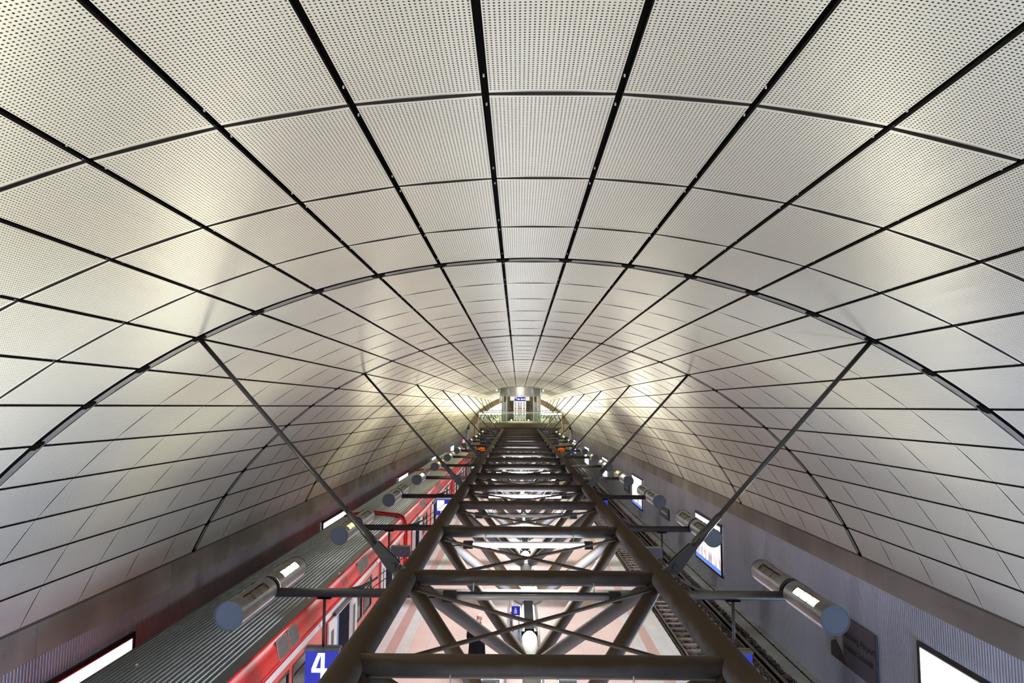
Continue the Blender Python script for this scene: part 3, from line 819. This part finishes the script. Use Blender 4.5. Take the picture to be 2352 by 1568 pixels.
    for x in (-5.9, -6.8): mb.box(x, x+.14, .6, L-.6, Z(2.05), Z(2.075))
    mb.build('interior_light', 'carlight', t)
    if n_seat:
        k = 0
        for c in [-3.7]+dc:
            for off in (1.75, 2.75, 3.5, 4.35):
                yy = c+off
                if yy < .6 or yy > L-.8 or k >= n_seat: continue
                for xs in (-5.45, -5.98):
                    mb = MB()
                    sect = [(.0, .0), (.42, -.02), (.47, .06), (.44, .12), (.10, .13), (.05, .55), (-.02, .82), (-.07, .80), (-.05, .4)]
                    mb.loft([[(xs+dx, yy+p_, Z(.42)+q_*1.0) for p_, q_ in sect] for dx in (-.22, -.18, .18, .22)], 0, True); mb.build('seat', 'seat', t); k += 1
    return t
car(9.35, 20.25, 'red train car with a grey ribbed roof, nearest of three', 24)
car(29.95, 20.25, 'red train car with a grey ribbed roof, middle one of three', 12)
car(50.55, 20.0, 'red train car with a grey ribbed roof, farthest of three', 0)

# ------------------------------------------------------------------ far gallery, lift drum and end wall
YG = 68.
g = thing('gallery', 'raised concrete gallery with a glass balustrade at the far end of the truss', 'gallery', (0, YG, 5.35))
mb = MB(); mb.box(-4.05, 4.05, 0, YEND-YG-.4, 0, .37, 0); mb.box(-4.05, 4.05, -.004, 0, 0, .43, 1)
mb.loft([[(x, y, z) for x, y in ((-4.05, 0), (4.05, 0), (4.05, 50), (-4.05, 50))] for z in (0,)]+[[(x, y, -.35) for x, y in ((-3.7, 1.2), (3.7, 1.2), (3.7, 50), (-3.7, 50))]], 2, False)
mb.quadf([(-4.03, .02, .375), (4.03, .02, .375), (4.03, 53, .375), (-4.03, 53, .375)], 3)
mb.build('slab', ['soffit', 'fascia', 'soffit', 'galfloor'], g)
mb = MB()
for x0, x1 in zip([-4.03+1.343*q for q in range(6)], [-4.03+1.343*(q+1) for q in range(6)]): mb.box(x0+.02, x1-.02, .03, .05, .43, 1.42)
for s_ in (-1, 1):
    for q in range(12): mb.box(s_*4.02-.01, s_*4.02+.01, .05+1.4*q, 1.41+1.4*q, .43, 1.42)
o = mb.build('balustrade_glass', 'galglass', g); o['label'] = 'greenish glass panes'
mb = MB(); mb.tube((-4.1, .04, 1.46), (4.1, .04, 1.46), .045, 12)
for s_ in (-1, 1): mb.tube((s_*4.05, .04, 1.46), (s_*4.05, 17, 1.46), .045, 10)
mb.build('handrail', 'steelbright', g)
mb = MB(); mb.tube((-4.05, .1, .48), (4.05, .1, .48), .03, 8)
for q in range(7): mb.box(-4.03+1.343*q-.015, -4.03+1.343*q+.015, .0, .06, .40, 1.42)
mb.build('baluster', 'steelbright', g)
d = thing('lift_portal', 'round fronted steel lift portal with glass shafts standing on the far gallery', 'lift', (0, 70, 5.72))
def drumring(r0, z0, z1, a0, a1, n, mbx, m=0, cy=2.6, t_=.06):
    for i in range(n):
        A, B = a0+(a1-a0)*i/n, a0+(a1-a0)*(i+1)/n
        P = lambda a, r, z: (r*sin(a), cy-r*cos(a)*.95, z)
        mbx.quadf([P(A, r0, z0), P(B, r0, z0), P(B, r0, z1), P(A, r0, z1)], m, True)
        mbx.quadf([P(A, r0, z0), P(A, r0-t_, z0), P(B, r0-t_, z0), P(B, r0, z0)], m, False)
mb = MB(); drumring(2.6, 2.90, 3.70, radians(-52), radians(52), 24, mb)
drumring(2.64, 2.67, 2.88, radians(-52), radians(52), 24, mb)
drumring(2.66, 2.88, 2.91, radians(-52), radians(52), 24, mb)
for s_ in (-1, 1): mb.box(s_*2.05-.03, s_*2.05+.03, 1.0, 14, 2.2, 3.6)
mb.build('drum_fascia', 'alu', d)
for s_, sn in ((-1, 'left'), (1, 'right')):
    mb = MB(); drumring(2.6, 0, 2.67, s_*radians(52), s_*radians(31), 6, mb)
    o = mb.build('glass_shaft', 'liftglass', d)
    mb = MB()
    for a in (52, 41, 31):
        a = radians(a)*s_; x, y = 2.62*sin(a), 2.6-2.62*cos(a)*.95; mb.box(x-.035, x+.035, y-.03, y+.03, 0, 2.7 if a != 31 else 3.6)
    for z in (.75, 1.5):
        for i in range(5):
            A, B = s_*radians(31+21*i/5), s_*radians(31+21*(i+1)/5)
            mb.tube((2.62*sin(A), 2.6-2.62*cos(A)*.95, z), (2.62*sin(B), 2.6-2.62*cos(B)*.95, z), .018, 6)
    mb.build('shaft_frame', 'steelbright', d)
    mb = MB(); mb.box(min(s_*1.30, s_*1.42), max(s_*1.30, s_*1.42), .35, .5, 0, 2.3); mb.build('column', 'alu', d)
    mb = MB(); mb.box(min(s_*1.45, s_*1.9), max(s_*1.45, s_*1.9), 2.2, 2.3, .1, 2.1); mb.build('lift_car', 'alu', d)
w_ = thing('door_wall', 'brown panelled wall with a four leaf glass door inside the lift portal', 'entrance wall', (0, 84, 5.72))
mb = MB(); mb.box(-2.2, -.72, 0, .2, 0, 3.6, 0); mb.box(.72, 2.2, 0, .2, 0, 3.6, 0); mb.box(-.72, .72, 0, .2, 2.28, 3.6, 0)
mb.box(-1.2, -.72, -.35, 0, 0, 2.3, 1); mb.box(.72, 1.2, -.35, 0, 0, 2.3, 1)
mb.build('wall_panel', ['brown', 'fascia'], w_)
emit('canopy_white', (1., .96, .85), .8)
mb = MB(); mb.box(-1.15, 1.15, -.5, -.02, 2.38, 2.85); mb.build('canopy', 'canopy_white', w_)
random.seed(11)
emit('door_glow', (.95, 1., .92), .5); emit('door_red', (1., .10, .07), 1.2)
for q in range(4):
    x = -.66+.345*q; mb = MB()
    for xa, xb, za, zb in ((0, .03, 0, 2.25), (.24, .27, 0, 2.25), (0, .27, 2.2, 2.25), (0, .27, .0, .07), (0, .27, 1.38, 1.46), (0, .27, .68, .74)):
        mb.box(x+xa, x+xb, .0, .05, za, zb)
    lf = mb.build('door_leaf', 'brown', w_)
    mb = MB(); mb.box(x+.03, x+.24, .02, .03, .07, 2.2); mb.build('door_pane', 'door_glow', lf)
    mb = MB()
    for z0, z1 in ((1.95, 2.02), (1.55, 1.68), (1.05, 1.2)):
        if random.random() < .8: a = random.random()*.1; mb.box(x+.03+a, x+.14+a, .012, .02, z0, z1)
    if mb.f: mb.build('red_marking', 'door_red', lf)
for x, l in ((-1.12, 'small dark blue sign left of the gallery door'), (1.28, 'small blue sign right of the gallery door')):
    t = thing('wall_sign', l, 'sign', (x, 83.6, 6.95)); mb = MB(); mb.box(-.11, .11, 0, .04, .1, .55); mb.build('board', 'blue', t)
    mb = MB()
    for q in range(3): mb.box(-.09, .09-.03*q, -.006, 0, .1+.15*q, .17+.15*q)
    mb.build('pictogram', 'signlight', t)
t = thing('direction_sign', 'blue direction sign hanging over the gallery door', 'sign', (0, 72.6, 8.0))
mb = MB(); mb.box(-.57, .57, -.05, .05, 0, .36); mb.build('board', 'blue_lit', t)
for s_ in (-1, 1):
    mb = MB(); mb.tube((s_*.4, 0, .36), (s_*.4, 0, .60), .012, 6); mb.build('hanger', 'alu', t)
mb = MB()
for x, w, z, h in ((-.5, .12, .22, .1), (-.36, .05, .1, .1), (-.25, .11, .08, .14), (-.1, .09, .08, .1), (.1, .12, .07, .16), (.27, .1, .1, .09), (.42, .1, .08, .15)):
    mb.box(x, x+w, -.06, -.05, z, z+h)
mb.build('pictogram', 'white_lit', t)
emit('spot_white', (.8, .9, 1.), 8)
for x, sn in ((-.95, 'left'), (.95, 'right')):
    t = thing('floor_spotlight', 'small bright spotlight %s of the gallery door' % sn, 'spotlight', (x, 78, 5.72))
    mb = MB(); mb.tube((0, 0, 0), (0, 0, .12), .09, 12); mb.build('housing', 'steelbright', t)
    mb = MB(); mb.ball((0, 0, .15), .085, 0, 10, 8); mb.build('lens', 'spot_white', t)
emit('disc_white', (1., .97, .9), 6)
for x, y, l in ((-2.45, 69.6, 'oval white lamp under the left part of the gallery'), (2.25, 69.6, 'oval white lamp under the gallery, inner one on the right'), (3.0, 70.6, 'oval white lamp under the gallery, outer one on the right')):
    t = thing('soffit_lamp', l, 'lamp', (x, y, 5.0))
    mb = MB(); mb.ball((0, 0, .12), .33, 0, 20, 8, (1, 1, .25)); mb.build('diffuser', 'disc_white', t)
    mb = MB(); mb.tube((0, 0, .12), (0, 0, .36), .05, 8); mb.build('stem', 'steelbright', t)
for x in (-2.35, 2.3):
    t = thing('fascia_spotlight', 'small ceiling spotlight %s of the lift drum' % ('left' if x < 0 else 'right'), 'spotlight', (x, 69.6, 8.98))
    mb = MB(); mb.ball((0, 0, 0), .07, 0, 10, 6); mb.build('lens', 'spot_white', t)
    mb = MB(); mb.tube((0, 0, .04), (0, 0, .14), .08, 10); mb.build('housing', 'alu', t)
# end wall: brown arch band, bright arched windows, cream piers
ew = MB(); n = 48
for i in range(n):
    a0 = -AM+2*AM*i/n; a1 = -AM+2*AM*(i+1)/n
    ew.quadf([arc(a0, R+.1, YEND), arc(a1, R+.1, YEND), arc(a1, R-.85, YEND), arc(a0, R-.85, YEND)], 0)
    ew.quadf([arc(a0, R-.85, YEND), arc(a1, R-.85, YEND), arc(a1, R-.85, YEND+1), arc(a0, R-.85, YEND+1)], 0)
ew.box(-9.2, 9.2, YEND+1.2, YEND+1.4, -1.5, 5.95, 1)
for s_ in (-1, 1):
    f = lambda a, b_: (min(s_*a, s_*b_), max(s_*a, s_*b_))
    for a, b_, m_ in ((6.9, 7.6, 1), (7.75, 8.6, 1)): x0, x1 = f(a, b_); ew.box(x0, x1, YEND-1.5, YEND, -1.0, 4.3, m_)
    x0, x1 = f(3.6, 6.85); ew.box(x0, x1, YEND+.8, YEND+1.1, -1.0, 5.0, 2)
ew.box(-3.6, 3.6, YEND+.6, YEND+1.1, -1, 5.7, 2)
struct(ew.build('wall_back', ['brown', 'creamwall', 'soffit']))
emit('daywhite', (1., 1., .97), 5.5)
for s_, n_ in ((-1, 1), (1, 2)):
    mb = MB(); pts = [(s_*.3, 5.95), (s_*8.0, 5.95)]
    rr = R-.5; a_max = math.acos((5.95-ZC)/rr)
    pts = [(s_*.3, YEND+1.1, 5.95)]+[(s_*rr*sin(a_max*(1-q/16)), YEND+1.1, ZC+rr*cos(a_max*(1-q/16))) for q in range(17)]
    mb.quadf(pts, 0); w_ = struct(mb.build('window_%d' % n_, 'daywhite'))
    mb = MB()
    for x in (1.6, 3.2, 4.8):
        z1 = ZC+sqrt(rr*rr-x*x); mb.box(s_*x-.04, s_*x+.04, YEND+1.0, YEND+1.08, 5.95, z1)
    mb.box(min(s_*.2, s_*6.6), max(s_*.2, s_*6.6), YEND+1.0, YEND+1.1, 6.55, 6.72)
    mb.build('window_frame', 'creamwall', w_)

# ------------------------------------------------------------------ things on the platform
for x, sn in ((-.50, 'left'), (.40, 'right')):
    t = thing('platform_railing', 'stainless steel railing on the platform, the %s one of the pair below the truss' % sn, 'railing', (x, 15.2, 0))
    mb = MB(); mb.tube((0, 0, 1.0), (0, 13, 1.0), .024, 10); mb.build('handrail', 'steelbright', t)
    mb = MB(); mb.tube((0, 0, .55), (0, 13, .55), .014, 8); mb.tube((0, 0, .2), (0, 13, .2), .014, 8); mb.build('rail_bar', 'steelbright', t)
    for q in range(9):
        mb = MB(); mb.tube((0, 13*q/8, 0), (0, 13*q/8, 1.0), .02, 8); mb.box(-.05, .05, 13*q/8-.05, 13*q/8+.05, 0, .012); mb.build('post', 'steelbright', t)
for x, sn in ((-.8, 'left'), (.93, 'right')):
    t = thing('display_case', 'dark glass topped case on the platform, %s of the railings near the lower edge' % sn, 'display case', (x, 16.1, 0))
    mb = MB()
    for xa, xb, ya, yb, za, zb in ((-.24, .24, -.3, .3, 0, .1), (-.24, -.2, -.3, .3, .1, 1.25), (.2, .24, -.3, .3, .1, 1.25), (-.24, .24, -.3, -.27, 1.2, 1.25), (-.24, .24, .27, .3, 1.2, 1.25), (-.24, .24, .27, .3, .1, 1.2)): mb.box(xa, xb, ya, yb, za, zb)
    mb.build('frame', 'alu', t)
    mb = MB(); mb.box(-.2, .2, -.27, .27, .1, .9); mb.build('body', 'frameblack', t)
    mb = MB(); mb.box(-.2, .2, -.27, .27, 1.2, 1.21); mb.build('top_pane', 'liftglass', t)
    mb = MB(); mb.box(-.17, -.12, -.2, .2, .9, 1.1); mb.box(-.05, .12, .02, .06, .9, 1.05); mb.build('divider', 'lampunder', t)
t = thing('bench', 'dark blue platform bench with a curved back on a chrome frame between the railings', 'bench', (-.22, 21.3, 0))
mb = MB(); mb.box(-.13, .2, -.2, 1.5, .42, .46); mb.build('seat', 'seatblue', t)
mb = MB()
for q in range(3):
    y = -.1+.6*q; mb.path([(-.12, y, .45), (-.17, y, .6), (-.2, y, .8), (-.19, y, .92)], [.02, .028, .03, .02], 8); mb.path([(-.12, y+.35, .45), (-.17, y+.35, .6), (-.2, y+.35, .8), (-.19, y+.35, .92)], [.02, .028, .03, .02], 8)
    mb.box(-.21, -.18, y, y+.35, .62, .9)
mb.build('backrest', 'seatblue', t)
for y in (0., .65, 1.3):
    mb = MB(); mb.tube((-.1, y, 0), (-.1, y, .42), .018, 8); mb.tube((.16, y, 0), (.16, y, .42), .018, 8); mb.tube((-.1, y, .2), (.16, y, .2), .012, 6); mb.build('leg', 'steelbright', t)
t = thing('notice_board', 'small dark blue notice board with white figures left of the bottom chord', 'notice board', (-.26, 22.3, 0))
mb = MB(); mb.tube((-.1, 0, 0), (-.1, 0, 1.3), .02, 8); mb.tube((.1, 0, 0), (.1, 0, 1.3), .02, 8); mb.build('post', 'steelbright', t)
mb = MB(); mb.box(-.13, .13, -.03, .0, .95, 1.22); mb.build('board', 'blue', t)
mb = MB(); mb.box(-.05, .04, -.036, -.03, 1.0, 1.12); mb.box(-.03, .02, -.036, -.03, 1.13, 1.17); mb.build('pictogram', 'signlight', t)

# ------------------------------------------------------------------ bald man in a black coat
def skinned(name, chain, mat_, parent=None, sub=2, root=0):
    vs, es, rs = chain
    me = bpy.data.meshes.new(name); me.from_pydata(vs, es, []); me.materials.append(M[mat_])
    o = bpy.data.objects.new(name, me); COL.objects.link(o)
    sk = o.modifiers.new('skin', 'SKIN'); sk.use_smooth_shade = True
    for i, r in enumerate(rs):
        d_ = me.skin_vertices[0].data[i]; d_.radius = (r, r) if isinstance(r, (int, float)) else r
        d_.use_root = (i == root)
    ss = o.modifiers.new('sub', 'SUBSURF'); ss.levels = ss.render_levels = sub
    if parent: o.parent = parent
    return o
V, E_, Rr = [], [], []
def add(p, r, prev=None):
    V.append(p); Rr.append(r)
    if prev is not None: E_.append((prev, len(V)-1))
    return len(V)-1
pel = add((0, 0, .95), .14)
sp1 = add((0, 0, 1.15), .13, pel); sp2 = add((0, .0, 1.35), .15, sp1); nb = add((0, 0, 1.50), .075, sp2)
nk1 = add((0, .04, 1.57), .060, nb); h1 = add((0, .095, 1.645), (.072, .082), nk1); h2 = add((0, .10, 1.72), (.080, .096), h1); h3 = add((0, .095, 1.775), (.066, .082), h2)
for s_ in (-1, 1):
    hp = add((s_*.10, 0, .88), .095, pel); kn = add((s_*.11, .03, .49), .058, hp); an = add((s_*.12, 0 if s_ < 0 else .04, .09), .04, kn); add((s_*.13, .14, .04), .038, an)
    sh = add((s_*.20, 0, 1.43), .062, sp2)
    if s_ > 0: el = add((.27, .10, 1.17), .045, sh); wr = add((.25, .37, 1.10), .03, el); hv_ = Vector((.0, 1, -.10)).normalized()
    else: el = add((-.27, -.02, 1.15), .045, sh); wr = add((-.26, .10, .90), .03, el); hv_ = Vector((.0, .25, -1)).normalized()
    pw = Vector(V[wr]); side_ = Vector((1, 0, 0))
    pm = add(tuple(pw+hv_*.055), (.034, .020), wr)
    for q, L_ in zip((-1.5, -.5, .5, 1.5), (.062, .075, .072, .058)):
        b0 = add(tuple(pw+hv_*.095+side_*q*.019), .0088, pm)
        b1 = add(tuple(pw+hv_*(.095+L_*.5)+side_*q*.021+Vector((0, 0, -.008 if s_ > 0 else 0))), .0082, b0)
        add(tuple(pw+hv_*(.095+L_*.85)+side_*q*.021+(Vector((0, 0, -.032)) if s_ > 0 else Vector((0, .02, 0)))), .007, b1)
    t0 = add(tuple(pw+hv_*.04-side_*s_*.035), .011, pm); add(tuple(pw+hv_*.085-side_*s_*.055), .009, t0)
person = skinned('person', (V, E_, Rr), 'skin'); person.location = (-1.30, 19.45, .0); person.rotation_euler.z = radians(-38)
tag(person, 'bald man in a black coat walking on the platform, seen between the truss bars', 'person')
# face and ears
mb = MB()
for s_ in (-1, 1):
    mb.ball((s_*.080, .10, 1.695), .030, 0, 10, 8, (.35, .75, 1.1)); mb.ball((s_*.085, .095, 1.695), .018, 0, 8, 6, (.4, .8, 1.2))
mb.build('ear', 'skin', person)
mb = MB(); mb.loft([[(x*.9, y, z) for x, y, z in r] for r in ([(-.010, .185, 1.725), (.010, .185, 1.725), (0, .190, 1.73)], [(-.014, .188, 1.685), (.014, .188, 1.685), (0, .212, 1.685)], [(-.012, .183, 1.675), (.012, .183, 1.675), (0, .195, 1.672)])]); mb.build('nose', 'skin', person)
mb = MB(); mb.ball((0, .17, 1.643), .022, 0, 10, 6, (1, .35, .28)); mb.build('mouth', 'skin', person)
mb = MB()
for s_ in (-1, 1): mb.ball((s_*.032, .178, 1.712), .013, 0, 8, 6, (1, .6, .6))
mb.build('eye', 'whitepaint', person)
mb = MB(); nR_ = 20
def ell(z, a, b_, cy=0, dx=0): return [(dx+a*1.12*cos(2*pi*i/nR_), cy+b_*sin(2*pi*i/nR_), z) for i in range(nR_)]
mb.loft([ell(.52, .23, .20), ell(.75, .235, .19), ell(.95, .22, .175), ell(1.12, .215, .165), ell(1.28, .245, .165), ell(1.38, .255, .155), ell(1.45, .215, .125, 0), ell(1.50, .12, .10, 0), ell(1.56, .085, .085, .035), ell(1.575, .07, .07, .04)])
mb.path([(.18, 0, 1.42), (.25, .01, 1.36), (.275, .09, 1.17), (.262, .24, 1.12), (.252, .35, 1.10)], [.075, .078, .066, .058, .052], 12)
mb.path([(-.18, 0, 1.42), (-.25, 0, 1.36), (-.28, -.02, 1.15), (-.27, .05, 1.0), (-.26, .09, .92)], [.075, .078, .066, .058, .052], 12)
mb.build('coat', 'coat', person)
mb = MB()
mb.path([(-.10, 0, .62), (-.11, .03, .45), (-.12, .0, .10)], [.105, .088, .075], 12); mb.path([(.10, 0, .62), (.11, .05, .45), (.12, .04, .10)], [.105, .088, .075], 12)
mb.build('trousers', 'trouser', person)
for s_ in (-1, 1):
    mb = MB(); y0 = 0 if s_ < 0 else .04; rg = []
    for y, w, h in ((-.09, .030, .07), (-.05, .042, .09), (.05, .045, .085), (.13, .048, .06), (.18, .04, .045), (.21, .02, .03)):
        rg.append([(s_*.125+w*cos(2*pi*i/12), y0+y, max(.0, .5*h+.5*h*sin(2*pi*i/12))) for i in range(12)])
    mb.loft(rg); mb.build('shoe', 'shoe', person)

# ------------------------------------------------------------------ light
def area(name, loc, sx_, sy_, power, col=(1, 1, 1), rot=(0, 0, 0), spread=pi):
    l = bpy.data.lights.new(name, 'AREA'); l.shape = 'RECTANGLE'; l.size = sx_; l.size_y = sy_; l.energy = power; l.color = col; l.spread = spread
    o = bpy.data.objects.new(name, l); COL.objects.link(o); o.location = loc; o.rotation_euler = rot; return o
for i, y in enumerate(BK):
    if i % 2 == 0 and i > 0 and i < 17:
        area('tube_light', (0, y-.13, ZF-.06), 2.0, .08, 310, (.94, .97, 1.))
area('platform_light', (0, 6., 4.7), 2.0, .3, 280, (.95, .97, 1.))
for i, y in enumerate(ARMY):
    if y > 119: break
    for s_, onm in ((-1, onL), (1, onR)):
        st_ = onm.get(i, (1, 1))
        for h, yy in zip(st_, (-.6, .6)):
            if h == 1:
                P_ = 36 if i < 3 else 62
                area('uplight', (s_*(XL+.05), y+yy*1.42, ZA+.34), .16, .8, P_, ((1., .88, .50) if s_ < 0 else (1., .92, .68)), (0, radians(180-s_*-34), 0))
                area('uplight', (s_*(XL-.12), y+yy*1.42, ZA+.34), .16, .8, P_*1.2, (1., .97, .82), (0, radians(180-s_*28), 0))
for x in (-1.2, 1.2): area('gallery_fill', (x, 76, 9.0), 1.2, 3, 160, (1., .92, .72), (0, 0, 0))  # added fill lights inside the lift portal, standing for no lamp
area('gallery_fill', (0, 112, 8.5), 6, 4, 500, (1., .95, .8), (radians(35), 0, 0))  # fill added to brighten the end wall side of the gallery
area('gallery_fill', (0, 92, 9.), 5, 10, 700, (1., .95, .8))  # fill added over the gallery behind the portal, no lamp there
def aim(o, d, spread):
    o.rotation_euler = Vector(d).to_track_quat('-Z', 'Y').to_euler(); o.data.spread = radians(spread)
aim(area('near_vault_fill', (0, -3.5, 6.2), 7, 1.2, 430, (1., 1., .94)), (0, .45, .9), 130)  # unseen fill added behind the camera to brighten the near vault
for s_ in (-1, 1): aim(area('blue_side_fill', (s_*4.6, -1.0, 1.2), 2.0, 1., 400, (.46, .62, 1.)), (s_*4.4, 8.0, 3.6), 80)  # cold fills added out of view to turn the lower side vault bluish
area('gallery_fill', (0, 65.5, 9.1), 3, .6, 45, (1., .95, .8), (radians(35), 0, 0))  # fill added in front of the drum to lift its fascia
w = bpy.data.worlds.new('World'); S.world = w; w.use_nodes = True
w.node_tree.nodes['Background'].inputs[0].default_value = (.72, .84, 1., 1); w.node_tree.nodes['Background'].inputs[1].default_value = .7
S.view_settings.view_transform = 'Standard'; S.view_settings.look = 'None'; S.view_settings.gamma = 1; S.view_settings.exposure = .15
S.view_settings.use_curve_mapping = False
S.render.engine = 'CYCLES'; c = S.cycles; c.use_denoising = True; c.use_adaptive_sampling = True; c.adaptive_threshold = .07; c.adaptive_min_samples = 16; c.max_bounces = 5; c.diffuse_bounces = 3; c.glossy_bounces = 2; c.transparent_max_bounces = 6
c.sample_clamp_indirect = 6; c.use_light_tree = True; c.caustics_reflective = False; c.caustics_refractive = False
